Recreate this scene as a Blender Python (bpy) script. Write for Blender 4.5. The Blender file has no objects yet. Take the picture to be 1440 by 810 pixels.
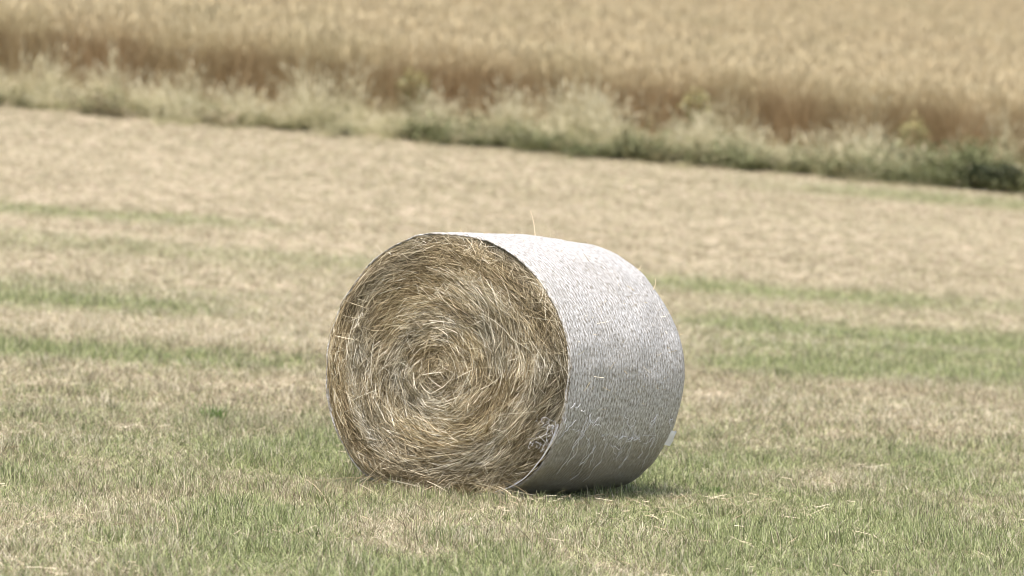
import bpy, bmesh, math, random
import numpy as np
from mathutils import Vector, Matrix

rng = np.random.default_rng(11)
random.seed(11)
scene = bpy.context.scene

# ------------------------------------------------------------------ camera, light, exposure
cam_data = bpy.data.cameras.new('camera')
cam = bpy.data.objects.new('camera', cam_data)
scene.collection.objects.link(cam)
cam.location = (0.0, 0.0, 1.05)
cam.rotation_euler = (math.radians(90), 0, 0)
cam_data.sensor_width = 36.0
cam_data.lens = 208.5
cam_data.clip_start = 0.1
cam_data.clip_end = 3000
cam_data.dof.use_dof = True
cam_data.dof.focus_distance = 28.2
cam_data.dof.aperture_fstop = 3.6
scene.camera = cam

SUN_EL, SUN_AZ = 69.0, 194.0          # azimuth clockwise from +Y (the view direction): behind the camera, a little left
world = bpy.data.worlds.new('World')
scene.world = world
world.use_nodes = True
wn = world.node_tree.nodes
bg = wn['Background']
sky = wn.new('ShaderNodeTexSky')
sky.sky_type = 'NISHITA'
sky.sun_disc = False
sky.sun_elevation = math.radians(SUN_EL)
sky.sun_rotation = math.radians(SUN_AZ)
sky.air_density = 0.7
sky.dust_density = 5.0
sky.ozone_density = 0.6
bg.inputs['Strength'].default_value = 0.15
world.node_tree.links.new(sky.outputs[0], bg.inputs[0])

sun_data = bpy.data.lights.new('sun', 'SUN')
sun_data.energy = 1.7
sun_data.angle = math.radians(14)
sun_data.color = (1.0, 0.975, 0.94)
sun = bpy.data.objects.new('sun', sun_data)
scene.collection.objects.link(sun)
el, az = math.radians(SUN_EL), math.radians(SUN_AZ)
to_sun = Vector((math.sin(az) * math.cos(el), math.cos(az) * math.cos(el), math.sin(el)))
sun.rotation_euler = to_sun.to_track_quat('Z', 'Y').to_euler()
sun.location = to_sun * 40

scene.view_settings.view_transform = 'Standard'
scene.view_settings.look = 'None'
scene.view_settings.exposure = 1.12
scene.view_settings.gamma = 1.0
scene.render.engine = 'CYCLES'
scene.cycles.max_bounces = 6
scene.cycles.filter_width = 0.85
scene.cycles.transparent_max_bounces = 4

# ------------------------------------------------------------------ helpers
def smooth(a, b, v):
    t = np.clip((np.asarray(v, float) - a) / (b - a), 0, 1)
    return t * t * (3 - 2 * t)

_tab = np.random.default_rng(5).random((256, 256))
def vnoise(x, y):
    x = np.asarray(x, float); y = np.asarray(y, float)
    xi = np.floor(x).astype(int); yi = np.floor(y).astype(int)
    fx = x - xi; fy = y - yi
    fx = fx * fx * (3 - 2 * fx); fy = fy * fy * (3 - 2 * fy)
    a = _tab[xi & 255, yi & 255]; b = _tab[(xi + 1) & 255, yi & 255]
    c = _tab[xi & 255, (yi + 1) & 255]; d = _tab[(xi + 1) & 255, (yi + 1) & 255]
    return (a * (1 - fx) + b * fx) * (1 - fy) + (c * (1 - fx) + d * fx) * fy
def fbm(x, y, o=4):
    s, a, t = 0, 0.5, 0
    for k in range(o):
        s = s + a * vnoise(x * 2 ** k + 17.3 * k, y * 2 ** k + 9.1 * k); t += a; a *= 0.55
    return s / t

def tag(o, label=None, cat=None, group=None, kind=None):
    if label: o['label'] = label
    if cat: o['category'] = cat
    if group: o['group'] = group
    if kind: o['kind'] = kind
    return o

def mesh_from(name, verts, faces, mat=None, smooth_shade=False):
    me = bpy.data.meshes.new(name)
    me.from_pydata([tuple(v) for v in verts], [], [tuple(f) for f in faces])
    if mat: me.materials.append(mat)
    if smooth_shade:
        me.polygons.foreach_set('use_smooth', np.ones(len(me.polygons), bool))
    me.update()
    return me

def mesh_np(name, V, F, mat=None):
    """V (n,3), F (m,4) or (m,3) arrays -> mesh, quickly."""
    me = bpy.data.meshes.new(name)
    k = F.shape[1]
    me.vertices.add(len(V)); me.vertices.foreach_set('co', V.astype(np.float32).ravel())
    me.loops.add(F.size); me.loops.foreach_set('vertex_index', F.astype(np.int32).ravel())
    me.polygons.add(len(F))
    me.polygons.foreach_set('loop_start', (np.arange(len(F)) * k).astype(np.int32))
    me.polygons.foreach_set('loop_total', np.full(len(F), k, np.int32))
    if mat: me.materials.append(mat)
    me.update(calc_edges=True)
    return me

def link(name, me, parent=None):
    o = bpy.data.objects.new(name, me)
    scene.collection.objects.link(o)
    if parent: o.parent = parent
    return o

def fattr(me, name, vals, dom='POINT'):
    a = me.attributes.new(name, 'FLOAT', dom)
    a.data.foreach_set('value', np.asarray(vals, np.float32))
def vattr(me, name, vals):
    a = me.attributes.new(name, 'FLOAT_VECTOR', 'POINT')
    a.data.foreach_set('vector', np.asarray(vals, np.float32).ravel())
def iattr(me, name, vals):
    a = me.attributes.new(name, 'INT', 'POINT')
    a.data.foreach_set('value', np.asarray(vals, np.int32))

class Nodes:
    def __init__(self, name):
        self.m = bpy.data.materials.new(name); self.m.use_nodes = True
        self.t = self.m.node_tree; self.n = self.t.nodes; self.n.clear()
        self.out = self.n.new('ShaderNodeOutputMaterial')
    def new(self, typ, **kw):
        nd = self.n.new(typ)
        for k, v in kw.items(): setattr(nd, k, v)
        return nd
    def link(self, a, b): self.t.links.new(a, b)
    def attr(self, name, typ='GEOMETRY'):
        return self.new('ShaderNodeAttribute', attribute_name=name, attribute_type=typ).outputs['Fac']
    def math(self, op, a, b=None):
        nd = self.new('ShaderNodeMath', operation=op)
        for i, v in enumerate((a, b)):
            if v is None: continue
            if isinstance(v, (int, float)): nd.inputs[i].default_value = v
            else: self.link(v, nd.inputs[i])
        return nd.outputs[0]
    def ramp(self, fac, stops, interp='LINEAR'):
        nd = self.new('ShaderNodeValToRGB'); r = nd.color_ramp; r.interpolation = interp
        while len(r.elements) < len(stops): r.elements.new(0.5)
        for e, (p, c) in zip(r.elements, stops):
            e.position = p; e.color = (*c, 1) if len(c) == 3 else c
        self.link(fac, nd.inputs[0]); return nd.outputs[0]
    def mix(self, fac, a, b, mode='MIX'):
        nd = self.new('ShaderNodeMix', data_type='RGBA', blend_type=mode)
        for s, v in ((nd.inputs[0], fac), (nd.inputs[6], a), (nd.inputs[7], b)):
            if isinstance(v, (int, float)): s.default_value = v
            elif isinstance(v, tuple): s.default_value = (*v, 1) if len(v) == 3 else v
            else: self.link(v, s)
        return nd.outputs[2]
    def noise(self, vec, scale, detail=3, rough=0.55):
        nd = self.new('ShaderNodeTexNoise'); nd.inputs['Scale'].default_value = scale
        nd.inputs['Detail'].default_value = detail; nd.inputs['Roughness'].default_value = rough
        if vec is not None: self.link(vec, nd.inputs['Vector'])
        return nd.outputs['Fac']
    def leafy(self, color, trans=0.3, rough=0.6):
        """thin plant matter: diffuse both ways with a soft sheen"""
        p = self.new('ShaderNodeBsdfPrincipled')
        self.link(color, p.inputs['Base Color']); p.inputs['Roughness'].default_value = rough
        p.inputs['Specular IOR Level'].default_value = 0.25
        t = self.new('ShaderNodeBsdfTranslucent'); self.link(color, t.inputs['Color'])
        x = self.new('ShaderNodeMixShader'); x.inputs[0].default_value = trans
        self.link(p.outputs[0], x.inputs[1]); self.link(t.outputs[0], x.inputs[2])
        self.link(x.outputs[0], self.out.inputs[0]); return self.m

# ------------------------------------------------------------------ the lie of the land
FIELD_END = 75.0
def height(x, y):
    x = np.asarray(x, float); y = np.asarray(y, float)
    t = np.clip(y - 30, 0, 45)
    p = 0.03 * np.clip(y - 30, -200, 45) + 0.000716 * t * t
    u = np.clip(y - 75, 0, 200)
    p = p + 0.0755 * u + 0.02 * 3 * (1 - np.exp(-u / 3))
    w = np.clip(y - 275, 0, 200)
    p = p + 0.0755 * w * (1 - w / 400)
    tilt = 0.05 + 0.00078 * np.clip(y - 30, -30, 60)
    z = p - tilt * 60 * np.tanh(x / 60) - 0.02
    bump = (fbm(x / 3.3 + 40, y / 3.1 + 11, 3) - 0.5) * (0.015 + 0.045 * smooth(50, 30, y))
    fade = smooth(0, 2.0, np.hypot(x - 0.0, y - 30.5) - 0.6)
    return z + bump * fade

def greenness(x, y):
    """0 = dry straw, 1 = green regrowth, in the mown field"""
    n = fbm(x / 1.5 + 3, y / 4.0 + 7, 4)
    m = fbm(x / 5.0 + 31, y / 2.2 + 2, 3)
    f = fbm(x / 0.22 + 71, y / 1.0 + 5, 3)
    yy = y + 0.35 * (n - 0.5) * 4
    near = 0.54 * smooth(38.5, 32.5, yy) + 0.14 * smooth(44, 38, yy)
    q = fbm(x / 0.6 + 13, y / 2.2 + 47, 4)
    near = near * (0.45 + 0.75 * smooth(0.34, 0.66, n) + 0.75 * (q - 0.5) * 2)
    sA = np.exp(-((yy - 47.8) / 1.25) ** 2) * smooth(-1.6, -3.4, x) + 0.9 * np.exp(-((yy - 48.8) / 1.9) ** 2) * smooth(1.0, 2.0, x)
    sA2 = np.exp(-((yy - 45.0) / 1.3) ** 2) * 0.85 * smooth(0.8, 2.2, x)
    sB = np.exp(-((yy - 41.6) / 1.1) ** 2) * 0.85 * smooth(-0.6, -2.6, x)
    sC = np.exp(-((yy - 55.0) / 1.3) ** 2) * (0.26 * smooth(0.4, 1.8, x) * smooth(4.6, 3.2, x) + 0.22)
    sD = np.exp(-((yy - 59.5) / 0.8) ** 2) * 0.42 * smooth(-1.5, -3.5, x)
    sE = np.exp(-((yy - 73.0) / 1.3) ** 2) * 0.4 * smooth(2.0, 5.0, x)
    s = (sA * 0.92 + sA2 * 0.8 + sB + sC + sD + sE) * (0.5 + 0.8 * smooth(0.3, 0.6, m))
    g = near + s + 0.07 + 0.5 * (f - 0.5) * smooth(60, 34, y) + 0.12 * (m - 0.5)
    return np.clip(g, 0.04, 0.80)

def paleness(x, y):
    """how bleached the dry straw is: swath lines lie bare and pale"""
    n = fbm(x / 5.0 + 91, y / 1.2 + 55, 3)
    a = 0.45 + 1.1 * (n - 0.5)
    a += 0.45 * np.exp(-((y - 44.3) / 1.2) ** 2) * smooth(0.5, -2.0, x)
    a += 0.35 * np.exp(-((y - 50.2) / 0.8) ** 2)
    a += 0.08 * smooth(40, 48, y) - 0.10 * smooth(48, 60, y)
    a += 0.10 + 0.95 * (fbm(x / 16 + 7, y / 0.55 + 15, 3) - 0.5)
    return np.clip(a, 0, 1)

# ------------------------------------------------------------------ ground
def axis(parts):
    a = []
    for lo, hi, st in parts: a += list(np.arange(lo, hi, st))
    return np.array(a + [parts[-1][1]])
gx = axis([(-700, -100, 60), (-100, -20, 8), (-20, -8, 1), (-8, 8, 0.14), (8, 20, 1), (20, 100, 8), (100, 700, 60)])
gy = axis([(-120, 10, 10), (10, 23, 1.0), (23, 48, 0.14), (48, 82, 0.25), (82, 130, 2), (130, 300, 10), (300, 1000, 50)])
GX, GY = np.meshgrid(gx, gy)
GZ = height(GX, GY)
V = np.stack([GX.ravel(), GY.ravel(), GZ.ravel()], 1)
nx, ny = len(gx), len(gy)
I = np.arange(nx * ny).reshape(ny, nx)
F = np.stack([I[:-1, :-1].ravel(), I[:-1, 1:].ravel(), I[1:, 1:].ravel(), I[1:, :-1].ravel()], 1)

g = Nodes('mown_turf')
geo = g.new('ShaderNodeNewGeometry')
nz = g.noise(geo.outputs['Position'], 22, 5, 0.65)
nz2 = g.noise(geo.outputs['Position'], 2.5, 4)
dry = g.ramp(nz, [(0.25, (0.17, 0.13, 0.085)), (0.5, (0.38, 0.315, 0.22)), (0.75, (0.54, 0.465, 0.345))])
grn = g.ramp(nz, [(0.25, (0.07, 0.085, 0.03)), (0.55, (0.17, 0.19, 0.08)), (0.8, (0.30, 0.30, 0.15))])
soil = g.ramp(nz2, [(0.3, (0.24, 0.16, 0.09)), (0.7, (0.40, 0.29, 0.17))])
c = g.mix(g.attr('green'), dry, grn)
c = g.mix(g.attr('crop'), c, soil)
gp = g.new('ShaderNodeBsdfPrincipled'); gp.inputs['Roughness'].default_value = 0.95
gp.inputs['Specular IOR Level'].default_value = 0.1
g.link(c, gp.inputs['Base Color'])
gb = g.new('ShaderNodeBump'); gb.inputs['Strength'].default_value = 0.8; gb.inputs['Distance'].default_value = 0.03
g.link(nz, gb.inputs['Height']); g.link(gb.outputs[0], gp.inputs['Normal'])
g.link(gp.outputs[0], g.out.inputs[0])
gme = mesh_np('ground', V, F, g.m)
gme.polygons.foreach_set('use_smooth', np.ones(len(gme.polygons), bool))
fattr(gme, 'green', greenness(V[:, 0], V[:, 1]))
fattr(gme, 'crop', smooth(75.5, 77.5, V[:, 1]))
tag(link('ground', gme), kind='structure')

# ------------------------------------------------------------------ scattering by geometry nodes (stuff only)
def scatter(name, pts, rot, scl, idx, attrs, sources):
    me = bpy.data.meshes.new(name)
    me.vertices.add(len(pts)); me.vertices.foreach_set('co', pts.astype(np.float32).ravel())
    vattr(me, 'rot', rot); vattr(me, 'scl', scl); iattr(me, 'idx', idx)
    for k, v in attrs.items(): fattr(me, k, v)
    col = bpy.data.collections.new(name + '_pieces')
    for s in sources: col.objects.link(s)
    ng = bpy.data.node_groups.new(name, 'GeometryNodeTree')
    ng.interface.new_socket('Geometry', in_out='INPUT', socket_type='NodeSocketGeometry')
    ng.interface.new_socket('Geometry', in_out='OUTPUT', socket_type='NodeSocketGeometry')
    N = ng.nodes; L = ng.links
    gi = N.new('NodeGroupInput'); go = N.new('NodeGroupOutput')
    ci = N.new('GeometryNodeCollectionInfo'); ci.inputs['Collection'].default_value = col
    ci.inputs['Separate Children'].default_value = True; ci.inputs['Reset Children'].default_value = True
    ip = N.new('GeometryNodeInstanceOnPoints'); ip.inputs['Pick Instance'].default_value = True
    def named(n, t):
        a = N.new('GeometryNodeInputNamedAttribute'); a.data_type = t; a.inputs['Name'].default_value = n
        return a.outputs['Attribute']
    L.new(gi.outputs[0], ip.inputs['Points']); L.new(ci.outputs[0], ip.inputs['Instance'])
    L.new(named('idx', 'INT'), ip.inputs['Instance Index'])
    L.new(named('rot', 'FLOAT_VECTOR'), ip.inputs['Rotation']); L.new(named('scl', 'FLOAT_VECTOR'), ip.inputs['Scale'])
    L.new(ip.outputs[0], go.inputs[0])
    o = link(name, me)
    md = o.modifiers.new('scatter', 'NODES'); md.node_group = ng
    return tag(o, kind='stuff')

def strip_set(P, W, side):
    """P (n,k,3) centre lines, W (n,k) half widths, side (n,3) -> ribbon verts and quad faces"""
    n, k, _ = P.shape
    A = P - side[:, None, :] * W[..., None]; B = P + side[:, None, :] * W[..., None]
    V = np.stack([A, B], 2).reshape(-1, 3)
    base = (np.arange(n) * 2 * k)[:, None] + (np.arange(k - 1) * 2)[None, :]
    base = base.ravel()
    F = np.stack([base, base + 1, base + 3, base + 2], 1)
    return V, F

def blades(n, rad, hmin, hmax, w, lean, segs=3, droop=0.5, seed=0, wtip=0.25):
    r = np.random.default_rng(seed)
    a = r.random(n) * 2 * np.pi; d = rad * np.sqrt(r.random(n))
    base = np.stack([d * np.cos(a), d * np.sin(a), np.full(n, -0.01)], 1)
    h = hmin + (hmax - hmin) * r.random(n) ** 1.3
    la = r.random(n) * 2 * np.pi; lm = np.abs(r.normal(0, lean, n))
    u = np.linspace(0, 1, segs)[None, :]
    off = (lm * h)[:, None] * (u + droop * u * u)
    P = np.zeros((n, segs, 3))
    P[..., 0] = base[:, None, 0] + np.cos(la)[:, None] * off
    P[..., 1] = base[:, None, 1] + np.sin(la)[:, None] * off
    P[..., 2] = base[:, None, 2] + h[:, None] * (u - 0.25 * droop * np.minimum(lm, 1.2)[:, None] * u * u)
    sa = r.random(n) * np.pi
    side = np.stack([np.cos(sa), np.sin(sa), np.zeros(n)], 1)
    W = w * (0.6 + 0.8 * r.random(n))[:, None] * (1 - (1 - wtip) * u ** 1.5)
    V, F = strip_set(P, W, side)
    rnd = np.repeat(r.random(n), 2 * segs)
    along = np.tile(np.repeat(np.linspace(0, 1, segs), 2), n)
    return V, F, rnd, along

def piece(name, parts, mat):
    """join (V,F,rnd,along) sets into one source mesh object that is not linked to the scene"""
    Vs, Fs, R, A, o = [], [], [], [], 0
    for V, F, rnd, al in parts:
        Vs.append(V); Fs.append(F + o); R.append(rnd); A.append(al); o += len(V)
    me = mesh_np(name, np.concatenate(Vs), np.concatenate(Fs), mat)
    fattr(me, 'rnd', np.concatenate(R)); fattr(me, 'along', np.concatenate(A))
    return bpy.data.objects.new(name, me)

def field_points(x0, x1, y0, y1, dens, widen=0.0):
    n = int((x1 - x0) * (y1 - y0) * dens)
    x = rng.uniform(x0, x1, n); y = rng.uniform(y0, y1, n)
    keep = np.abs(x) < 0.0863 * y + 1.8 + widen
    return x[keep], y[keep]

# --- mown grass
gm = Nodes('grass_blade')
gr = gm.attr('green', 'INSTANCER'); pale = gm.attr('pale', 'INSTANCER'); rd = gm.attr('rnd')
al = gm.attr('along')
dryc = gm.ramp(rd, [(0.0, (0.13, 0.10, 0.065)), (0.28, (0.39, 0.345, 0.225)), (0.7, (0.62, 0.56, 0.39)), (1.0, (0.90, 0.85, 0.66))])
dryd = gm.ramp(rd, [(0.0, (0.08, 0.062, 0.038)), (0.4, (0.29, 0.25, 0.155)), (1.0, (0.72, 0.65, 0.45))])
dryc = gm.mix(pale, dryd, dryc)
r7 = gm.math('FRACT', gm.math('MULTIPLY', rd, 7.31))
grnc = gm.ramp(r7, [(0.0, (0.06, 0.08, 0.03)), (0.5, (0.25, 0.29, 0.115)), (1.0, (0.60, 0.64, 0.33))])
isg = gm.math('LESS_THAN', gm.math('FRACT', gm.math('MULTIPLY', rd, 13.77)), gr)
gcol = gm.mix(isg, dryc, grnc)
grass_mat = gm.leafy(gcol, 0.34, 0.5)

tufts = [piece('grass_tuft_a%d' % k, [blades(30, 0.075, 0.018, 0.060, 0.0025, 0.55, 3, 0.6, 100 + k)], grass_mat) for k in range(8)]
tufts += [piece('grass_tuft_b%d' % k, [blades(26, 0.085, 0.015, 0.045, 0.0025, 1.1, 3, 0.8, 140 + k)], grass_mat) for k in range(5)]
def grass_layer(name, y0, y1, xw, dens, sc):
    x, y = field_points(-xw, xw, y0, y1, dens)
    z = height(x, y); n = len(x)
    gval = greenness(x, y)
    patch = fbm(x / 0.35 + 13, y / 0.5 + 29, 3)
    s = sc * (0.75 + (0.85 * smooth(60, 36, y) + 0.1) * smooth(0.3, 0.75, patch)) * (0.85 + 0.5 * gval) * (1 + rng.uniform(-0.2, 0.2, n) * (1 - 0.6 * smooth(34, 46, y)))
    rot = np.stack([rng.normal(0, 0.12, n), rng.normal(0, 0.12, n), rng.random(n) * 6.283], 1)
    scl = np.stack([sc * np.ones(n), sc * np.ones(n), s], 1)
    far = smooth(34, 46, y)
    pv = np.clip(paleness(x, y) + rng.normal(0, 1, n) * (0.11 - 0.07 * far), 0, 1)
    gv = np.clip(gval + rng.normal(0, 1, n) * (0.10 - 0.06 * far), 0, 1)
    return scatter(name, np.stack([x, y, z], 1), rot, scl, rng.integers(0, 13, n), {'green': gv, 'pale': pv}, tufts)
grass_layer('grass', 23.0, 36.0, 5.0, 270, 0.9)
tufts = [o.copy() for o in tufts]
grass_layer('meadow_grass', 36.0, 50.0, 6.2, 130, 1.15)
tufts = [o.copy() for o in tufts]
grass_layer('stubble_grass', 50.0, 75.3, 8.4, 90, 1.15)

# --- loose cut straw lying in the grass
sm = Nodes('loose_straw')
scol = sm.ramp(sm.attr('rnd'), [(0, (0.40, 0.32, 0.2)), (0.5, (0.60, 0.51, 0.36)), (1, (0.68, 0.60, 0.43))])
straw_mat = sm.leafy(scol, 0.15, 0.5)
def litter(n, seed, spread, lmin, lmax, zmax):
    r = np.random.default_rng(seed)
    c = r.normal(0, spread, (n, 2)); a = r.random(n) * 6.283; l = r.uniform(lmin, lmax, n)
    u = np.linspace(-0.5, 0.5, 4)[None]
    P = np.zeros((n, 4, 3)); bend = r.normal(0, 0.25, n)
    P[..., 0] = c[:, :1] + np.cos(a)[:, None] * l[:, None] * u - np.sin(a)[:, None] * (bend * l)[:, None] * u * u
    P[..., 1] = c[:, 1:] + np.sin(a)[:, None] * l[:, None] * u + np.cos(a)[:, None] * (bend * l)[:, None] * u * u
    P[..., 2] = r.uniform(0.008, zmax, n)[:, None] + r.normal(0, 0.25, n)[:, None] * l[:, None] * u
    P[..., 2] = np.maximum(P[..., 2], 0.002)
    side = np.stack([-np.sin(a) * 0.7, np.cos(a) * 0.7, np.full(n, 0.7)], 1)
    W = np.full((n, 4), 0.0012) * r.uniform(0.7, 1.4, n)[:, None]
    V, F = strip_set(P, W, side)
    return V, F, np.repeat(r.random(n), 8), np.zeros(n * 8)
straws = [piece('straw_litter_%d' % k, [litter(5, 200 + k, 0.10, 0.03, 0.10, 0.045)], straw_mat) for k in range(8)]
x, y = field_points(-4.4, 4.4, 23, 42, 20)
dens = smooth(0.42, 0.7, fbm(x / 0.8 + 3, y / 1.2 + 8, 4)) * (1 - 0.6 * greenness(x, y))
bd = np.exp(-(((x + 0.15) / 0.65) ** 2 + ((y - 29.55) / 0.42) ** 2)) * 1.2
keep = rng.random(len(x)) < np.maximum(dens, bd)
x, y = x[keep], y[keep]; n = len(x)
rot = np.stack([np.zeros(n), np.zeros(n), rng.random(n) * 6.283], 1)
scatter('loose_straw', np.stack([x, y, height(x, y) + 0.005], 1), rot, np.ones((n, 3)) * rng.uniform(0.7, 1.3, (n, 1)),
        rng.integers(0, 8, n), {}, straws)

# --- the standing crop beyond the verge
cm = Nodes('ripe_crop')
ca = cm.attr('along'); cr = cm.attr('rnd'); ct = cm.attr('tone', 'INSTANCER')
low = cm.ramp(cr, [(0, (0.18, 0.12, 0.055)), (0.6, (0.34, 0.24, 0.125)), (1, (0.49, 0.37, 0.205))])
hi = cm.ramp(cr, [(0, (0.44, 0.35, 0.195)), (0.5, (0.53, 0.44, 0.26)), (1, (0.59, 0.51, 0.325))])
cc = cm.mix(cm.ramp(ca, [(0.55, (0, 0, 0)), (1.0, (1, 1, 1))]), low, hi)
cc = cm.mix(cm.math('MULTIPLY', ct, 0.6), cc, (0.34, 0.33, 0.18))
crop_mat = cm.leafy(cc, 0.25, 0.6)
def crop_clump(seed):
    r = np.random.default_rng(seed); n = 20
    V1, F1, R1, A1 = blades(n, 0.17, 0.72, 1.0, 0.0028, 0.10, 4, 1.2, seed, 0.8)
    A1 = A1 * 0.8
    tips = V1.reshape(n, 8, 3)[:, 6:8].mean(1); prev = V1.reshape(n, 8, 3)[:, 4:6].mean(1)
    d = tips - prev; d /= np.linalg.norm(d, axis=1)[:, None]
    a = r.random(n) * 6.283
    out = np.stack([np.cos(a), np.sin(a), -0.3 * np.ones(n)], 1)
    u = np.linspace(0, 1, 4)[None, :, None]
    P = tips[:, None] + d[:, None] * 0.13 * u + out[:, None] * 0.06 * u * u
    W = np.tile(np.array([0.003, 0.006, 0.005, 0.0015]), (n, 1))
    sd = np.stack([np.sin(a), -np.cos(a), np.zeros(n)], 1)
    V2, F2 = strip_set(P, W, sd)
    V3, F3, R3, A3 = blades(16, 0.17, 0.35, 0.95, 0.005, 0.28, 4, 1.0, seed + 999)
    return [(V1, F1, R1, A1), (V2, F2, np.repeat(r.random(n), 8), np.ones(n * 8)), (V3, F3, R3, A3 * 0.7)]
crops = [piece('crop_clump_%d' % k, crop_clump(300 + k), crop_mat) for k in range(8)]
def crop_front(x): return 78.0 + 1.2 * (fbm(x / 0.8 + 5, x * 0 + 3, 3) - 0.5)
xa, ya = field_points(-9.5, 9.5, 77.2, 86, 42, 0.5)
xb, yb = field_points(-16.5, 16.5, 86, 175, 20, 0.5)
x = np.concatenate([xa, xb]); y = np.concatenate([ya, yb])
k = y > crop_front(x) + rng.normal(0, 0.15, len(x)); x, y = x[k], y[k]; n = len(x)
hs = 1.10 + 0.22 * (fbm(x / 1.1 + 8, y / 1.6 + 4, 3) - 0.35) + rng.normal(0, 0.03, n)
rot = np.stack([rng.normal(0, 0.05, n), rng.normal(0, 0.05, n), rng.random(n) * 6.283], 1)
tone = np.clip(0.12 + 1.2 * (fbm(x / 0.7 + 2, y / 2 + 6, 3) - 0.55) + rng.normal(0, .03, n), 0, 1)
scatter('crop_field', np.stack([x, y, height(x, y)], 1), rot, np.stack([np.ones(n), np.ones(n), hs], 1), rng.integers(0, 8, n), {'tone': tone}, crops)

# --- verge: tall dry grass behind, low green growth along the field edge
vm = Nodes('verge_dry_grass')
va, vr = vm.attr('along'), vm.attr('rnd')
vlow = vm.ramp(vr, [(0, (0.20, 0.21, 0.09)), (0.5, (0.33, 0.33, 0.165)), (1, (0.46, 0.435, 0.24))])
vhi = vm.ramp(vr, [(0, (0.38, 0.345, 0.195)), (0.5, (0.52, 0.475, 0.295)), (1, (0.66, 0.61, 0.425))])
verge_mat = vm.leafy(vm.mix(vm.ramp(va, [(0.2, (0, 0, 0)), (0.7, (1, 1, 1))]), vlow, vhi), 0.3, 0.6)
def tall_grass(seed, n=24, h=(0.4, 0.85)):
    r = np.random.default_rng(seed)
    V1, F1, R1, A1 = blades(n, 0.10, h[0], h[1], 0.0030, 0.22, 5, 0.9, seed, 0.7)
    Q = V1.reshape(n, 10, 3); tips = Q[:, 8:10].mean(1); d = tips - Q[:, 6:8].mean(1)
    d /= np.linalg.norm(d, axis=1)[:, None]
    u = np.linspace(-0.25, 1, 5)[None, :, None]
    P = tips[:, None] + d[:, None] * 0.13 * u + np.array([0, 0, -0.04])[None, None] * u * u
    W = np.tile(np.array([0.002, 0.006, 0.008, 0.005, 0.001]), (n, 1))
    a = r.random(n) * 6.283
    V2, F2 = strip_set(P, W, np.stack([np.cos(a), np.sin(a), np.zeros(n)], 1))
    V3, F3, R3, A3 = blades(22, 0.12, 0.15, 0.5, 0.005, 0.5, 4, 0.9, seed + 7)
    return [(V1, F1, R1, A1), (V2, F2, np.repeat(r.random(n) * 0.5 + 0.5, 10), np.ones(n * 10)), (V3, F3, R3, A3 * 0.6)]
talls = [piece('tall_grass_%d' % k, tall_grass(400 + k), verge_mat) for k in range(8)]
x, y = field_points(-9.4, 9.4, 74.3, 78.8, 30, 0.6)
dn = fbm(x / 0.7 + 61, y / 0.8 + 17, 3)
k = rng.random(len(x)) < (0.10 + 0.90 * smooth(74.9, 76.6, y)) * smooth(79.0, 77.8, y) * (0.25 + 1.1 * smooth(0.38, 0.62, dn))
x, y, dn = x[k], y[k], dn[k]; n = len(x)
hs = (0.26 + 0.80 * smooth(0.40, 0.80, fbm(x / 0.35 + 21, y + 3, 3))) * rng.uniform(0.8, 1.15, n) * (0.3 + 0.7 * smooth(74.3, 76.0, y))
rot = np.stack([rng.normal(0, 0.12, n), rng.normal(0.06, 0.14, n), rng.random(n) * 6.283], 1)
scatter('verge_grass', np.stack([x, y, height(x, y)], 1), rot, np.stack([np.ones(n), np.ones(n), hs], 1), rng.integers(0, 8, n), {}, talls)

um = Nodes('verge_green')
ur = um.attr('rnd'); ut = um.attr('tone', 'INSTANCER')
ug = um.ramp(ur, [(0, (0.085, 0.10, 0.04)), (0.5, (0.165, 0.185, 0.08)), (1, (0.29, 0.30, 0.15))])
ud = um.ramp(ur, [(0, (0.20, 0.16, 0.09)), (0.5, (0.36, 0.30, 0.18)), (1, (0.52, 0.45, 0.30))])
under_mat = um.leafy(um.mix(ut, ug, ud), 0.3, 0.55)
def herb(seed, n, hmin, hmax, rad):
    """leafy low growth: bent broad blades plus many small leaves along them"""
    r = np.random.default_rng(seed)
    V1, F1, R1, A1 = blades(n, rad, hmin, hmax, 0.006, 0.45, 4, 0.8, seed)
    Q = V1.reshape(n, 8, 3); m = 4
    base = np.concatenate([Q[:, 2:4].mean(1), Q[:, 4:6].mean(1), Q[:, 6:8].mean(1), 0.5 * (Q[:, 4] + Q[:, 6])])
    k = len(base); a = r.random(k) * 6.283; l = r.uniform(0.04, 0.09, k)
    d = np.stack([np.cos(a), np.sin(a), r.normal(0.2, 0.4, k)], 1)
    u = np.linspace(0, 1, 3)[None, :, None]
    P = base[:, None] + d[:, None] * l[:, None, None] * u
    W = np.tile(np.array([0.004, 0.016, 0.002]), (k, 1))
    V2, F2 = strip_set(P, W, np.stack([-np.sin(a), np.cos(a), r.normal(0, 0.4, k)], 1))
    return [(V1, F1, R1, A1), (V2, F2, np.repeat(r.random(k), 6), np.ones(k * 6))]
herbs = [piece('verge_herb_%d' % k, herb(500 + k, 26, 0.12, 0.42, 0.13), under_mat) for k in range(8)]
x, y = field_points(-9.4, 9.4, 74.8, 77.6, 30, 0.6)
edge = 75.0 + 1.3 * (fbm(x / 0.6 + 2, x * 0 + 1, 3) - 0.5)
dn = fbm(x / 0.9 + 41, y / 1.1 + 27, 3)
k = (y > edge) & (rng.random(len(x)) < smooth(77.4, 75.8, y) * (0.16 + 1.0 * smooth(0.38, 0.60, dn - 0.02 * np.clip(-x, 0, 5) + 0.012 * np.clip(x, 0, 6))))
x, y, dn = x[k], y[k], dn[k]; n = len(x)
hs = (0.38 + 0.62 * smooth(0.35, 0.7, fbm(x / 0.55 + 77, y / 0.8 + 3, 3))) * rng.uniform(0.8, 1.2, n) * (1.05 + 0.075 * np.clip(x, -3, 6))
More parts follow.
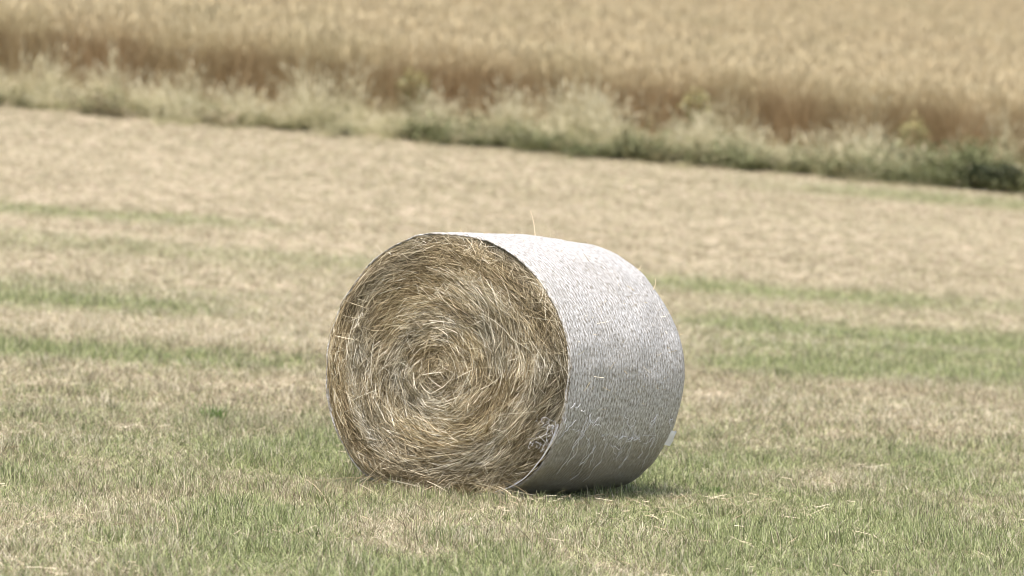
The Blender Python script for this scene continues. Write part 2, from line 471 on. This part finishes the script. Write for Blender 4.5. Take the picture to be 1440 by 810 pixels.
rot = np.stack([rng.normal(0, 0.15, n), rng.normal(0, 0.15, n), rng.random(n) * 6.283], 1)
tone = np.clip(0.32 - 1.8 * (dn - 0.45) - 0.035 * x + rng.normal(0, 0.2, n), 0, 1)
scatter('verge_undergrowth', np.stack([x, y, height(x, y)], 1), rot, np.stack([np.ones(n), np.ones(n), hs], 1), rng.integers(0, 8, n), {'tone': tone}, herbs)

# ------------------------------------------------------------------ the round bale
R, CUT, LEN = 0.712, 0.622, 1.335
YAW = math.radians(29.3)
bale = bpy.data.objects.new('hay_bale', None); scene.collection.objects.link(bale)
tag(bale, 'large round hay bale wrapped in white netting, spiral end towards the viewer', 'hay bale')
ax = Vector((math.sin(YAW), math.cos(YAW), -0.020)).normalized()      # from the near end to the far end
lat = Vector((math.cos(YAW), -math.sin(YAW), -0.055)); lat = (lat - ax * lat.dot(ax)).normalized()
up = lat.cross(ax)
c0 = Vector((-0.3345, 30.0, 0.620))                                     # middle of the near end
foot = c0 - up * CUT
bale.matrix_world = Matrix(((lat.x, ax.x, up.x, foot.x), (lat.y, ax.y, up.y, foot.y), (lat.z, ax.z, up.z, foot.z), (0, 0, 0, 1)))
# local frame: x across, y along the axis (0 = near end), z up from the contact; centre at z = CUT
def rim(phi):
    """radius of the sagging outline at angle phi (0 = +x, 90 deg = up)"""
    s = np.sin(phi)
    r = np.full_like(np.asarray(phi, float), R)
    flat = np.where(s < -0.05, CUT / np.maximum(-s, 0.05), 9.0)
    kk = 14.0
    r = (r ** -kk + np.minimum(flat, 5.0) ** -kk) ** (-1 / kk)
    return r * (1 + 0.006 * np.sin(3 * phi + 1) + 0.004 * np.sin(7 * phi))

# hay core: a solid with a rough near end
hc = Nodes('packed_hay')
tc = hc.new('ShaderNodeTexCoord')
hn = hc.noise(tc.outputs['Object'], 60, 6, 0.7)
hcol = hc.ramp(hn, [(0.3, (0.05, 0.035, 0.015)), (0.55, (0.14, 0.105, 0.055)), (0.75, (0.26, 0.205, 0.12))])
hp = hc.new('ShaderNodeBsdfPrincipled'); hp.inputs['Roughness'].default_value = 0.9
hp.inputs['Specular IOR Level'].default_value = 0.1
hc.link(hcol, hp.inputs['Base Color']); hb = hc.new('ShaderNodeBump'); hb.inputs['Distance'].default_value = 0.02
hc.link(hn, hb.inputs['Height']); hc.link(hb.outputs[0], hp.inputs['Normal']); hc.link(hp.outputs[0], hc.out.inputs[0])
def face_depth(t, phi):
    """relief of the near end, metres in front of (negative y) the rim plane"""
    n = fbm(t * 9 + 0.6 * phi, phi * 2.2 + 20, 4) - 0.5
    return -(0.015 + 0.05 * n + 0.025 * (1 - t ** 2)) * smooth(1.0, 0.9, t) + 0.010 * smooth(0.92, 1.0, t)
NP, NR = 128, 40
ph = np.arange(NP) * 2 * np.pi / NP
prof = [(t, None) for t in np.linspace(0.02, 0.985, NR)] + [(0.985 - 0.05 * float(smooth(0.5, 1.0, yy / LEN)), yy) for yy in np.linspace(0.05, LEN - 0.06, 14)] + [(t, LEN - 0.03) for t in (0.89, 0.6, 0.02)]
V = []
for t, yy in prof:
    rr = rim(ph) * t
    yv = face_depth(np.full(NP, t), ph) if yy is None else np.full(NP, yy)
    V.append(np.stack([rr * np.cos(ph), yv, CUT + rr * np.sin(ph)], 1))
V = np.concatenate(V); rows = len(prof)
I = np.arange(rows * NP).reshape(rows, NP); J = np.roll(I, -1, 1)
F = np.stack([I[:-1].ravel(), I[1:].ravel(), J[1:].ravel(), J[:-1].ravel()], 1)
me = mesh_np('hay_core', V, F, hc.m)
bm = bmesh.new(); bm.from_mesh(me); bmesh.ops.holes_fill(bm, edges=[e for e in bm.edges if e.is_boundary]); bmesh.ops.recalc_face_normals(bm, faces=bm.faces); bm.to_mesh(me); bm.free()
link('hay_core', me, bale)

# strands coiled on the near end
st = Nodes('hay_strand')
sr = st.attr('rnd'); stn = st.attr('tone')
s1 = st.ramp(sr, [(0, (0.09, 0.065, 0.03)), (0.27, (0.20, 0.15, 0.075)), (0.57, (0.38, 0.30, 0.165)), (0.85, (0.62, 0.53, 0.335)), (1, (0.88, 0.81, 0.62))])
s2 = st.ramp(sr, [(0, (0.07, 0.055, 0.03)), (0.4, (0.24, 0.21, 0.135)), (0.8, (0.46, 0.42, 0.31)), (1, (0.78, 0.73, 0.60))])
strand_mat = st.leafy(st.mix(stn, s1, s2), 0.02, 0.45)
def strands(n, seed, lift=(0.0, 0.045), lmean=0.11, stray=0.16, wscale=1.0, tmin=0.0, tmax=0.985, lim_=0.992):
    r = np.random.default_rng(seed); k = 5
    t = np.sqrt(r.uniform(tmin ** 2, tmax ** 2, n)); p0 = r.random(n) * 2 * np.pi
    l = np.clip(r.gamma(4, lmean / 4, n), 0.03, 0.34)
    sp = r.normal(0.12, 0.26, n) + 1.1 * (fbm(t * 5 + 2, p0 * 1.4 + 7, 3) - 0.5)                                   # pitch against the coil
    loose = r.random(n) < stray + 0.6 * smooth(0.16, 0.03, t)
    sp = np.where(loose, r.uniform(-1.5, 1.5, n), sp)
    u = np.linspace(-0.5, 0.5, k)[None]
    rr = rim(p0) * t
    x0 = rr * np.cos(p0); z0 = rr * np.sin(p0)
    tx, tz = -np.sin(p0), np.cos(p0)
    dx = tx * np.cos(sp) + np.cos(p0) * np.sin(sp); dz = tz * np.cos(sp) + np.sin(p0) * np.sin(sp)
    curv = np.cos(sp) / np.maximum(rr, 0.08) * r.uniform(0.0, 1.0, n) + r.normal(0, 1.0, n) * (r.random(n) < 0.3)
    nx_, nz_ = -dz, dx                                              # left normal points to the centre for anticlockwise travel
    s = l[:, None] * u
    X = x0[:, None] + dx[:, None] * s + nx_[:, None] * 0.5 * curv[:, None] * s * s
    Z = z0[:, None] + dz[:, None] * s + nz_[:, None] * 0.5 * curv[:, None] * s * s
    pp = np.arctan2(Z, X); rad = np.hypot(X, Z); lim = rim(pp) * lim_
    f = np.minimum(1, lim / np.maximum(rad, 1e-4)); X *= f; Z *= f
    tt = np.clip(np.hypot(X, Z) / rim(pp), 0, 1)
    out = r.uniform(lift[0], lift[1], n)[:, None] + (r.normal(0, 0.10, n) * l)[:, None] * u * 2
    Y = face_depth(tt, pp) - np.maximum(out, 0.001) * (0.12 + 0.88 * smooth(0.985, 0.86, tt))
    P = np.stack([X, Y, CUT + Z], 2)
    roll = r.normal(0, 0.5, n)
    side = np.stack([nx_ * np.cos(roll), np.sin(roll), nz_ * np.cos(roll)], 1)
    W = wscale * 0.0009 * r.uniform(0.6, 1.5, n)[:, None] * np.array([0.7, 1, 1, 1, 0.6])[None]
    V, F = strip_set(P, W, side)
    tone = np.clip(0.32 + 2.2 * (fbm(t * 6 + 3, p0 * 1.3 + 5, 3) - 0.5), 0, 1)
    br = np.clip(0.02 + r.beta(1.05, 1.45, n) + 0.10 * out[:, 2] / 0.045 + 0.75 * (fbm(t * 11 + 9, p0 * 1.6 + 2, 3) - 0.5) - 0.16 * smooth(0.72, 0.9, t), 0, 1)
    return V, F, np.repeat(br, 2 * k), np.repeat(tone, 2 * k)
def strand_part(name, sets):
    Vs, Fs, Rs, Ts, o = [], [], [], [], 0
    for V, F, a, b in sets: Vs.append(V); Fs.append(F + o); Rs.append(a); Ts.append(b); o += len(V)
    me = mesh_np(name, np.concatenate(Vs), np.concatenate(Fs), strand_mat)
    fattr(me, 'rnd', np.concatenate(Rs)); fattr(me, 'tone', np.concatenate(Ts))
    return tag(link(name, me, bale), kind='stuff')
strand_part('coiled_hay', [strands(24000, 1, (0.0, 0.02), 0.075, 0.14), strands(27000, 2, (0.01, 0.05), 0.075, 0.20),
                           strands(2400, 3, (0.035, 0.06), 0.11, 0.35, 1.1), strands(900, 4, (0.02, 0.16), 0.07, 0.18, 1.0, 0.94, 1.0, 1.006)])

# net wrap
nt = Nodes('net_wrap')
uvn = nt.new('ShaderNodeUVMap', uv_map='net')
def scaled(su, sv):
    mp = nt.new('ShaderNodeMapping'); mp.inputs['Scale'].default_value = (su, sv, 1); nt.link(uvn.outputs[0], mp.inputs[0]); return mp.outputs[0]
warp = nt.noise(scaled(14, 14), 1.0, 2)
vo = nt.new('ShaderNodeTexVoronoi', feature='F1'); vo.inputs['Scale'].default_value = 1.0; vo.inputs['Randomness'].default_value = 0.8
nt.link(scaled(44, 42), vo.inputs['Vector'])
hole = nt.ramp(vo.outputs['Distance'], [(0.12, (1, 1, 1)), (0.46, (0, 0, 0))])
cellr = nt.new('ShaderNodeSeparateColor'); nt.link(vo.outputs['Color'], cellr.inputs[0])
big = nt.noise(scaled(3.5, 2.2), 1.0, 4, 0.6)
hole = nt.math('MULTIPLY', hole, nt.ramp(cellr.outputs[0], [(0.0, (0.15, 0.15, 0.15)), (0.5, (1, 1, 1))]))
hole = nt.math('MULTIPLY', hole, nt.ramp(big, [(0.3, (0.55, 0.55, 0.55)), (0.65, (1, 1, 1))]))
fine = nt.noise(scaled(110, 190), 1.0, 2)
streak = nt.noise(scaled(40, 100), 1.0, 3, 0.62)
rows = nt.new('ShaderNodeTexWave', wave_type='BANDS', bands_direction='Y'); rows.inputs['Scale'].default_value = 1.0
rows.inputs['Distortion'].default_value = 2.6; rows.inputs['Detail'].default_value = 1.0; rows.inputs['Detail Scale'].default_value = 3.0
nt.link(scaled(6.0, 10.5), rows.inputs['Vector'])
streak = nt.math('ADD', streak, nt.math('MULTIPLY', nt.math('SUBTRACT', rows.outputs['Fac'], 0.5), 0.085))
streak = nt.math('ADD', streak, nt.math('MULTIPLY', nt.math('SUBTRACT', fine, 0.5), 0.25))
thread = nt.ramp(streak, [(0.36, (0.18, 0.165, 0.13)), (0.47, (0.41, 0.40, 0.365)), (0.56, (0.60, 0.595, 0.57)), (0.66, (0.85, 0.845, 0.82))])
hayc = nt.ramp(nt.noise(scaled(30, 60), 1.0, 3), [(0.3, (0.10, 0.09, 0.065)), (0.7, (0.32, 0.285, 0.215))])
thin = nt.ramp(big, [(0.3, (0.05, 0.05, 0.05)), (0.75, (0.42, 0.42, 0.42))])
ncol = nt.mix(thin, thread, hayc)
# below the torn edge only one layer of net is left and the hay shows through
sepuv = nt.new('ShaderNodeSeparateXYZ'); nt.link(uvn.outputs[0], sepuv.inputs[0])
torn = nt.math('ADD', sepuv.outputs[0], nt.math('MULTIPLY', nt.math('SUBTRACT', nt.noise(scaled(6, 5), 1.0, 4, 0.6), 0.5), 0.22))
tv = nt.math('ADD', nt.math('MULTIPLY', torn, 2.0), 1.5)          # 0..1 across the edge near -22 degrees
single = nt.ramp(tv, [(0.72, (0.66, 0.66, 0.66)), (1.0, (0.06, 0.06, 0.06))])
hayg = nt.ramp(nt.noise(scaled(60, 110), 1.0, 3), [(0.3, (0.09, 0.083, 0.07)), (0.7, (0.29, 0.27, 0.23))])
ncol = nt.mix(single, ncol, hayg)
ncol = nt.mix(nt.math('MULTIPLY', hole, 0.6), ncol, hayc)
npb = nt.new('ShaderNodeBsdfPrincipled'); npb.inputs['Roughness'].default_value = 0.5
npb.inputs['Specular IOR Level'].default_value = 0.35
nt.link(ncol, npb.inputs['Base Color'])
nb = nt.new('ShaderNodeBump'); nb.inputs['Strength'].default_value = 0.45; nb.inputs['Distance'].default_value = 0.006
nt.link(nt.math('SUBTRACT', nt.math('MULTIPLY', streak, 1.5), nt.math('MULTIPLY', hole, 0.4)), nb.inputs['Height']); nt.link(nb.outputs[0], npb.inputs['Normal'])
nt.link(npb.outputs[0], nt.out.inputs[0])
NP = 240
ph = np.linspace(-0.5 * np.pi, 1.5 * np.pi, NP + 1)        # seam underneath
# lip curls a little over the near edge; the far edge is rounder
prof = [(0.986, 0.010), (0.994, -0.006), (1.000, -0.006), (1.005, 0.020)] + [(1.006, yy) for yy in np.linspace(0.06, LEN - 0.12, 36)] + \
       [(0.992, LEN - 0.07), (0.975, LEN - 0.035), (0.95, LEN - 0.01), (0.92, LEN), (0.86, LEN + 0.004)]
V, UV = [], []
for t, yy in prof:
    bulge = 1 + 0.012 * math.sin(math.pi * min(max(yy / LEN, 0), 1)) - 0.030 * float(smooth(0.55, 1.0, yy / LEN))
    ripple = 0.026 * (fbm(ph * 3.2 + 5, np.full_like(ph, yy * 3.0), 4) - 0.5) + 0.008 * (fbm(np.full_like(ph, yy * 18), ph * 0.8 + 3, 2) - 0.5)
    ripple[-1] = ripple[0]
    w = np.exp(-(np.mod(ph, 2 * np.pi) - math.radians(322)) ** 2 / 0.08) * 0.012 * fbm(ph * 8, np.full_like(ph, yy * 6), 3)
    ripple = ripple + w; ripple[-1] = ripple[0]
    lip = 0.012 * (fbm(ph * 7, ph * 0 + 4, 4) - 0.5) if yy < 0.03 else 0
    hem = 0.030 * (fbm(ph * 5 + 3, ph * 0 + 9, 4) - 0.42) if yy < 0.03 else 0
    rr = rim(ph) * (t * bulge + lip) + ripple * (0.3 if t < 0.99 else 1)
    V.append(np.stack([rr * np.cos(ph), np.full_like(ph, yy) + hem, np.maximum(CUT + rr * np.sin(ph), -0.012)], 1))
    UV.append(np.stack([ph * R, np.full_like(ph, yy)], 1))
V = np.concatenate(V); UV = np.concatenate(UV); rows = len(prof)
I = np.arange(rows * (NP + 1)).reshape(rows, NP + 1)
F = np.stack([I[:-1, :-1].ravel(), I[:-1, 1:].ravel(), I[1:, 1:].ravel(), I[1:, :-1].ravel()], 1)
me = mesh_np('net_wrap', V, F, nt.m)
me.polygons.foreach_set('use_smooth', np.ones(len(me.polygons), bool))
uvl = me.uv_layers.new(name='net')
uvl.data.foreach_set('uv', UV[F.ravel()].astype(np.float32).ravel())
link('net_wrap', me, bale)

# torn and loose net threads on the lower right of the wrap
th = Nodes('white_thread')
thp = th.new('ShaderNodeBsdfPrincipled'); thp.inputs['Base Color'].default_value = (0.82, 0.83, 0.85, 1); thp.inputs['Roughness'].default_value = 0.4
th.link(thp.outputs[0], th.out.inputs[0])
def tube(P, rad, sides=4):
    P = np.asarray(P, float); n = len(P); T = np.gradient(P, axis=0); T /= np.linalg.norm(T, axis=1)[:, None]
    ref = np.array([0.31, 0.77, 0.55]); A = np.cross(T, ref); A /= np.linalg.norm(A, axis=1)[:, None]; B = np.cross(T, A)
    a = np.arange(sides) * 2 * np.pi / sides
    rad = np.broadcast_to(rad, (n,))
    V = P[:, None] + rad[:, None, None] * (np.cos(a)[None, :, None] * A[:, None] + np.sin(a)[None, :, None] * B[:, None])
    I = np.arange(n * sides).reshape(n, sides); J = np.roll(I, -1, 1)
    F = np.stack([I[:-1].ravel(), J[:-1].ravel(), J[1:].ravel(), I[1:].ravel()], 1)
    return V.reshape(-1, 3), F
def on_wrap(phi, yy, lift=0.012):
    phi = np.asarray(phi, float); r = rim(phi) * (1.006 + 0.012 * np.sin(np.pi * np.clip(yy / LEN, 0, 1)) - 0.030 * smooth(0.55, 1.0, yy / LEN)) + lift
    return np.stack([r * np.cos(phi), yy, np.maximum(CUT + r * np.sin(phi), 0.0)], -1)
r = np.random.default_rng(77)
Vs, Fs, o = [], [], 0
def add(V, F):
    global o
    Vs.append(V); Fs.append(F + o); o += len(V)
for k in range(30):
    p0 = math.radians(r.uniform(-28, -12)); p1 = p0 - math.radians(r.uniform(5, 28) * r.random() ** 0.5); y0 = r.uniform(0.08, LEN - 0.1)
    u = np.linspace(0, 1, 14)
    phi = p0 + (p1 - p0) * u
    yy = np.clip(y0 + r.normal(0.03, 0.05) * u + np.cumsum(r.normal(0, 0.010, 14)), 0.02, LEN - 0.03)
    add(*tube(on_wrap(phi, yy, 0.009 + 0.008 * r.random() * np.sin(np.pi * u)), r.uniform(0.0008, 0.0018)))
for k in range(12):          # snarled scraps across the torn line
    p0 = math.radians(r.normal(-20, 4)); y0 = r.uniform(0.0, 0.9); n_ = 12; u = np.linspace(0, 1, n_)
    phi = p0 + np.cumsum(r.normal(0, 0.022, n_)); yy = np.clip(y0 + r.uniform(-0.25, 0.25) * u + np.cumsum(r.normal(0, 0.008, n_)), 0.0, LEN - 0.03)
    add(*tube(on_wrap(phi, yy, 0.014), r.uniform(0.0009, 0.0018)))
me = mesh_np('torn_netting', np.concatenate(Vs), np.concatenate(Fs), th.m)
tag(link('torn_netting', me, bale), 'white torn net threads hanging loose on the lower right of the wrap', kind='stuff')
# snarl of threads over the near edge
Vs, Fs, o = [], [], 0
for k in range(12):
    n_ = 12; a0 = math.radians(r.normal(-24, 5)); t0 = r.uniform(0.86, 1.0)
    a = a0 + np.cumsum(r.normal(0, 0.022, n_)); t = np.clip(t0 + np.cumsum(r.normal(0, 0.014, n_)), 0.84, 1.0)
    rr = rim(a) * t
    P = np.stack([rr * np.cos(a), -0.05 - 0.02 * r.random() + 0.04 * smooth(0.92, 1.0, t), CUT + rr * np.sin(a)], 1)
    add(*tube(P, r.uniform(0.0005, 0.0011)))
# frayed hem along the near edge, lower right
for k in range(5):
    a = np.radians(np.linspace(-18, -62, 40)); t = 0.985 + 0.006 * k / 5 + 0.012 * (vnoise(a * 9 + 5 * k, a * 0 + k) - 0.5)
    rr = rim(a) * t
    add(*tube(np.stack([rr * np.cos(a), 0.002 - 0.012 * vnoise(a * 12 + k, a * 0), CUT + rr * np.sin(a)], 1), 0.0014))
me = mesh_np('frayed_hem', np.concatenate(Vs), np.concatenate(Fs), th.m)
tag(link('frayed_hem', me, bale), 'white frayed net edge over the lower right rim of the hay face', kind='stuff')
# loose scrap of net at the far lower edge
a = np.radians(np.linspace(-21, -28, 8)); Vs = []
for j, (ly, lo_) in enumerate(((LEN - 0.10, -0.006), (LEN - 0.075, 0.006), (LEN - 0.055, 0.014), (LEN - 0.045, 0.008))):
    P = on_wrap(a, np.full(8, ly) + 0.03 * (vnoise(a * 22, a * 0 + j) - 0.5), lo_ + 0.014 * (fbm(a * 16 + j, a * 0 + j, 2) - 0.5))
    Vs.append(P)
I = np.arange(32).reshape(4, 8)
me = mesh_np('net_flap', np.concatenate(Vs), np.stack([I[:-1, :-1].ravel(), I[:-1, 1:].ravel(), I[1:, 1:].ravel(), I[1:, :-1].ravel()], 1), th.m)
me.polygons.foreach_set('use_smooth', np.ones(len(me.polygons), bool))
tag(link('net_flap', me, bale), 'loose white end of the net at the far lower edge')

# hay ends poking through the wrap and hanging at the foot
n_ = 520; phi = r.uniform(math.radians(-50), math.radians(190), n_); yy = r.uniform(0.03, LEN - 0.02, n_)
b0 = on_wrap(phi, yy, -0.005); nrm = np.stack([np.cos(phi), np.zeros(n_), np.sin(phi)], 1)
d = nrm * r.uniform(0.25, 1, n_)[:, None] + r.normal(0, 0.6, (n_, 3)); d /= np.linalg.norm(d, axis=1)[:, None]
ln = np.clip(r.gamma(2, 0.009, n_), 0.006, 0.06)
u = np.linspace(0, 1, 3)[None, :, None]
P = b0[:, None] + d[:, None] * ln[:, None, None] * u
side = np.cross(d, r.normal(0, 1, (n_, 3))); side /= np.linalg.norm(side, axis=1)[:, None]
V1, F1 = strip_set(P, np.full((n_, 3), 0.0010), side)
set1 = (V1, F1, np.repeat(r.uniform(0.55, 1, n_), 6), np.repeat(np.zeros(n_), 6))
n2 = 190; xx = r.uniform(-0.42, 0.40, n2); z0 = np.abs(r.normal(0.03, 0.05, n2)); k5 = 5
u = np.linspace(0, 1, k5)[None]
dx = r.normal(0.05, 0.10, n2); dr = r.uniform(0.03, 0.14, n2)
P = np.zeros((n2, k5, 3)); P[..., 0] = xx[:, None] + dx[:, None] * u
P[..., 1] = -0.03 - dr[:, None] * u * r.uniform(0.3, 1.2, n2)[:, None]
P[..., 2] = z0[:, None] + 0.05 - (z0 + r.uniform(0.0, 0.05, n2))[:, None] * u ** 1.4
sd = np.stack([np.zeros(n2), r.normal(0, 0.5, n2), np.ones(n2)], 1); sd /= np.linalg.norm(sd, axis=1)[:, None]
V2, F2 = strip_set(P, np.full((n2, k5), 0.0016), sd)
strand_part('hay_fringe', [set1, (V2, F2, np.repeat(r.uniform(0.25, 1, n2), 2 * k5), np.repeat(r.random(n2) * 0.5, 2 * k5))])

# single stalks standing out of the bale
sk = Nodes('bleached_stalk')
skp = sk.new('ShaderNodeBsdfPrincipled'); skp.inputs['Base Color'].default_value = (0.72, 0.60, 0.40, 1); skp.inputs['Roughness'].default_value = 0.5
sk.link(skp.outputs[0], sk.out.inputs[0])
def stalk_mesh(P, rad):
    V, F = tube(P, rad, 6); return mesh_np('straw_stalk', V, F, sk.m)
def stalk_on(phi_deg, yy, vec, label=None, rad=0.0021):
    b = on_wrap(math.radians(phi_deg), yy, -0.01); vec = np.array(vec)
    u = np.linspace(0, 1, 7)[:, None]
    P = b + vec * u + np.array([0.006, 0.004, 0]) * np.sin(3 * u)
    ob = link('straw_stalk', stalk_mesh(P, rad * (1 - 0.5 * u[:, 0])), bale)
    if label: ob['label'] = label
stalk_on(88, 0.80, (-0.055, 0.03, 0.14), 'thin upright stalk sticking out of the top of the bale')
stalk_on(54, 1.20, (0.02, 0.03, 0.04))
stalk_on(43, 1.23, (0.0, 0.02, 0.065))

# ------------------------------------------------------------------ single plants and stalks
f_px = 208.5 / 36.0 * 1440
def ground_at(px, py):
    """the ground point that the photograph shows at pixel (px, py)"""
    lo, hi = 20.0, 78.0
    for _ in range(50):
        y = 0.5 * (lo + hi); x = (px - 720) / f_px * y
        z = 1.05 + (405 - py) / f_px * y
        if float(height(x, y)) < z: lo = y
        else: hi = y
    return Vector(((px - 720) / f_px * lo, lo, float(height((px - 720) / f_px * lo, lo))))

def thing(name, loc, label, cat, group=None):
    o = bpy.data.objects.new(name, None); scene.collection.objects.link(o); o.location = loc
    return tag(o, label, cat, group)
def solid(name, color, trans=0.3):
    m = Nodes(name); rgb = m.ramp(m.attr('rnd'), [(0, tuple(v * 0.6 for v in color)), (1, tuple(min(1, v * 1.3) for v in color))])
    return m.leafy(rgb, trans)
def part_from(name, sets, mat, parent):
    ob = piece(name, sets, mat); scene.collection.objects.link(ob); ob.parent = parent; ob.name = name
    return ob
leaf_green = solid('tuft_green', (0.12, 0.20, 0.05))
leaf_dark = solid('shrub_leaf', (0.045, 0.055, 0.025))
leaf_olive = solid('weed_leaf', (0.20, 0.21, 0.09))
flower_yel = solid('weed_flower', (0.46, 0.42, 0.19))
brown_stem = solid('stem_brown', (0.22, 0.16, 0.09))

def tuft(px, py, h, label):
    t = thing('grass_tuft', ground_at(px, py), label, 'grass tuft', 'grass tufts standing in the mown field')
    part_from('leaf_blades', [blades(160, 0.07, 0.5 * h, h, 0.0028, 0.55, 4, 0.9, int(px))], leaf_green, t)
tuft(303, 594, 0.14, 'small bright green grass tuft in the dry turf left of the bale')
tuft(1000, 694, 0.06, 'low dark green grass tuft just right of the foot of the bale')

def field_stalk(px, py, vec, label):
    b = ground_at(px, py); u = np.linspace(0, 1, 8)[:, None]
    P = np.array([0, 0, 0.0]) + np.array(vec) * u + np.array([0.01, 0, 0.012]) * np.sin(math.pi * u)
    ob = link('straw_stalk', stalk_mesh(P, 0.0017 * (1 - 0.4 * u[:, 0]))); ob.location = b
    tag(ob, label, 'straw stalk', 'single straw stalks in the mown field')
field_stalk(38, 668, (0.005, 0, 0.10), 'pale straw stalk standing upright near the left edge of the field')
field_stalk(462, 712, (-0.11, 0.03, 0.13), 'long pale straw stalk leaning left in the grass before the left foot of the bale')
field_stalk(250, 762, (-0.03, 0.02, 0.16), 'thin straw stalk leaning in the grass of the left foreground')
field_stalk(895, 690, (-0.035, 0.02, 0.06), 'short straw stalk leaning against the right foot of the bale')

# dark shrub at the right end of the verge
def shrub(px, py, w, h, seed, label):
    t = thing('shrub', ground_at(px, py) + Vector((0, 0.3, 0)), label, 'shrub')
    rr = np.random.default_rng(seed)
    Vs, Fs, o_ = [], [], 0
    for k in range(9):
        a = rr.random() * 6.283; e = rr.uniform(0.4, 1.0); u = np.linspace(0, 1, 6)[:, None]
        P = np.array([0, 0, -0.03]) + u * np.array([math.cos(a) * w * e, math.sin(a) * w * 0.6 * e, h * rr.uniform(0.6, 0.95)]) + 0.03 * np.sin(4 * u + k)
        V, F = tube(P, 0.010 * (1 - 0.8 * u[:, 0]), 5); Vs.append(V); Fs.append(F + o_); o_ += len(V)
    link('stems', mesh_np('stems', np.concatenate(Vs), np.concatenate(Fs), None), t).data.materials.append(brown_stem)
    n = 2600; c = rr.normal(0, 1, (n, 3)); c /= np.linalg.norm(c, axis=1)[:, None]; c *= (rr.random(n) ** 0.45)[:, None]
    lump = 0.75 + 0.6 * fbm(c[:, 0] * 2 + 4, c[:, 2] * 2 + c[:, 1] + 7, 3)
    c = c * lump[:, None] * np.array([w, w * 0.6, h * 0.52]) + np.array([0, 0, h * 0.5]); c[:, 2] = np.maximum(c[:, 2], 0.01)
    a = rr.random(n) * 6.283; d = np.stack([np.cos(a), np.sin(a), rr.normal(0, 0.5, n)], 1) * rr.uniform(0.03, 0.06, n)[:, None]
    u = np.linspace(0, 1, 3)[None, :, None]
    V, F = strip_set(c[:, None] + d[:, None] * u, np.tile([0.003, 0.014, 0.002], (n, 1)), np.stack([-np.sin(a), np.cos(a), rr.normal(0, 0.6, n)], 1))
    part_from('foliage', [(V, F, np.repeat(rr.random(n), 6), np.zeros(n * 6))], leaf_dark, t)
shrub(1392, 271, 0.50, 0.36, 5, 'low dark green shrub at the field edge by the right end of the verge')

def weed(px, py, h, label, seed, flowers=True, back=1.8):
    b = ground_at(px, py); b.y += back; b.z = float(height(b.x, b.y))
    t = thing('flowering_weed' if flowers else 'tall_weed', b, label, 'weed', 'yellow flowering weeds in the verge' if flowers else None)
    rr = np.random.default_rng(seed)
    part_from('stems', [blades(16, 0.12, 0.75 * h, h, 0.004, 0.22, 5, 0.3, seed)], leaf_olive if flowers else brown_stem, t)
    n = 260; zc = h * rr.uniform(0.1, 0.9, n); a = rr.random(n) * 6.283; rad = 0.05 + 0.16 * rr.random(n)
    c = np.stack([rad * np.cos(a), rad * np.sin(a), zc], 1); d = np.stack([np.cos(a), np.sin(a), rr.normal(0.1, 0.4, n)], 1) * 0.06
    u = np.linspace(0, 1, 3)[None, :, None]
    V, F = strip_set(c[:, None] + d[:, None] * u, np.tile([0.003, 0.010, 0.002], (n, 1)), np.stack([-np.sin(a), np.cos(a), rr.normal(0, .5, n)], 1))
    part_from('leaves', [(V, F, np.repeat(rr.random(n), 6), np.zeros(n * 6))], leaf_olive, t)['kind'] = 'stuff'
    n = 150; a = rr.random(n) * 6.283; rad = 0.19 * np.sqrt(rr.random(n))
    c = np.stack([rad * np.cos(a), rad * np.sin(a), h * (0.98 - 0.25 * (rad / 0.19) ** 2 + rr.normal(0, 0.05, n))], 1)
    d = rr.normal(0, 0.016, (n, 3))
    V, F = strip_set(c[:, None] + d[:, None] * u, np.tile([0.006, 0.011, 0.006], (n, 1)), np.stack([np.cos(a), np.sin(a), rr.normal(0, .6, n)], 1))
    part_from('flower_heads' if flowers else 'seed_heads', [(V, F, np.repeat(rr.random(n), 6), np.zeros(n * 6))], flower_yel if flowers else brown_stem, t)['kind'] = 'stuff'
weed(578, 195, 0.80, 'yellow flowering weed at the foot of the crop, above the left shoulder of the bale', 31)
weed(985, 232, 0.88, 'yellow flowering weed at the foot of the crop, right of the bale', 32)
weed(1300, 262, 0.75, 'yellowish weed in the verge just left of the dark shrub', 33)
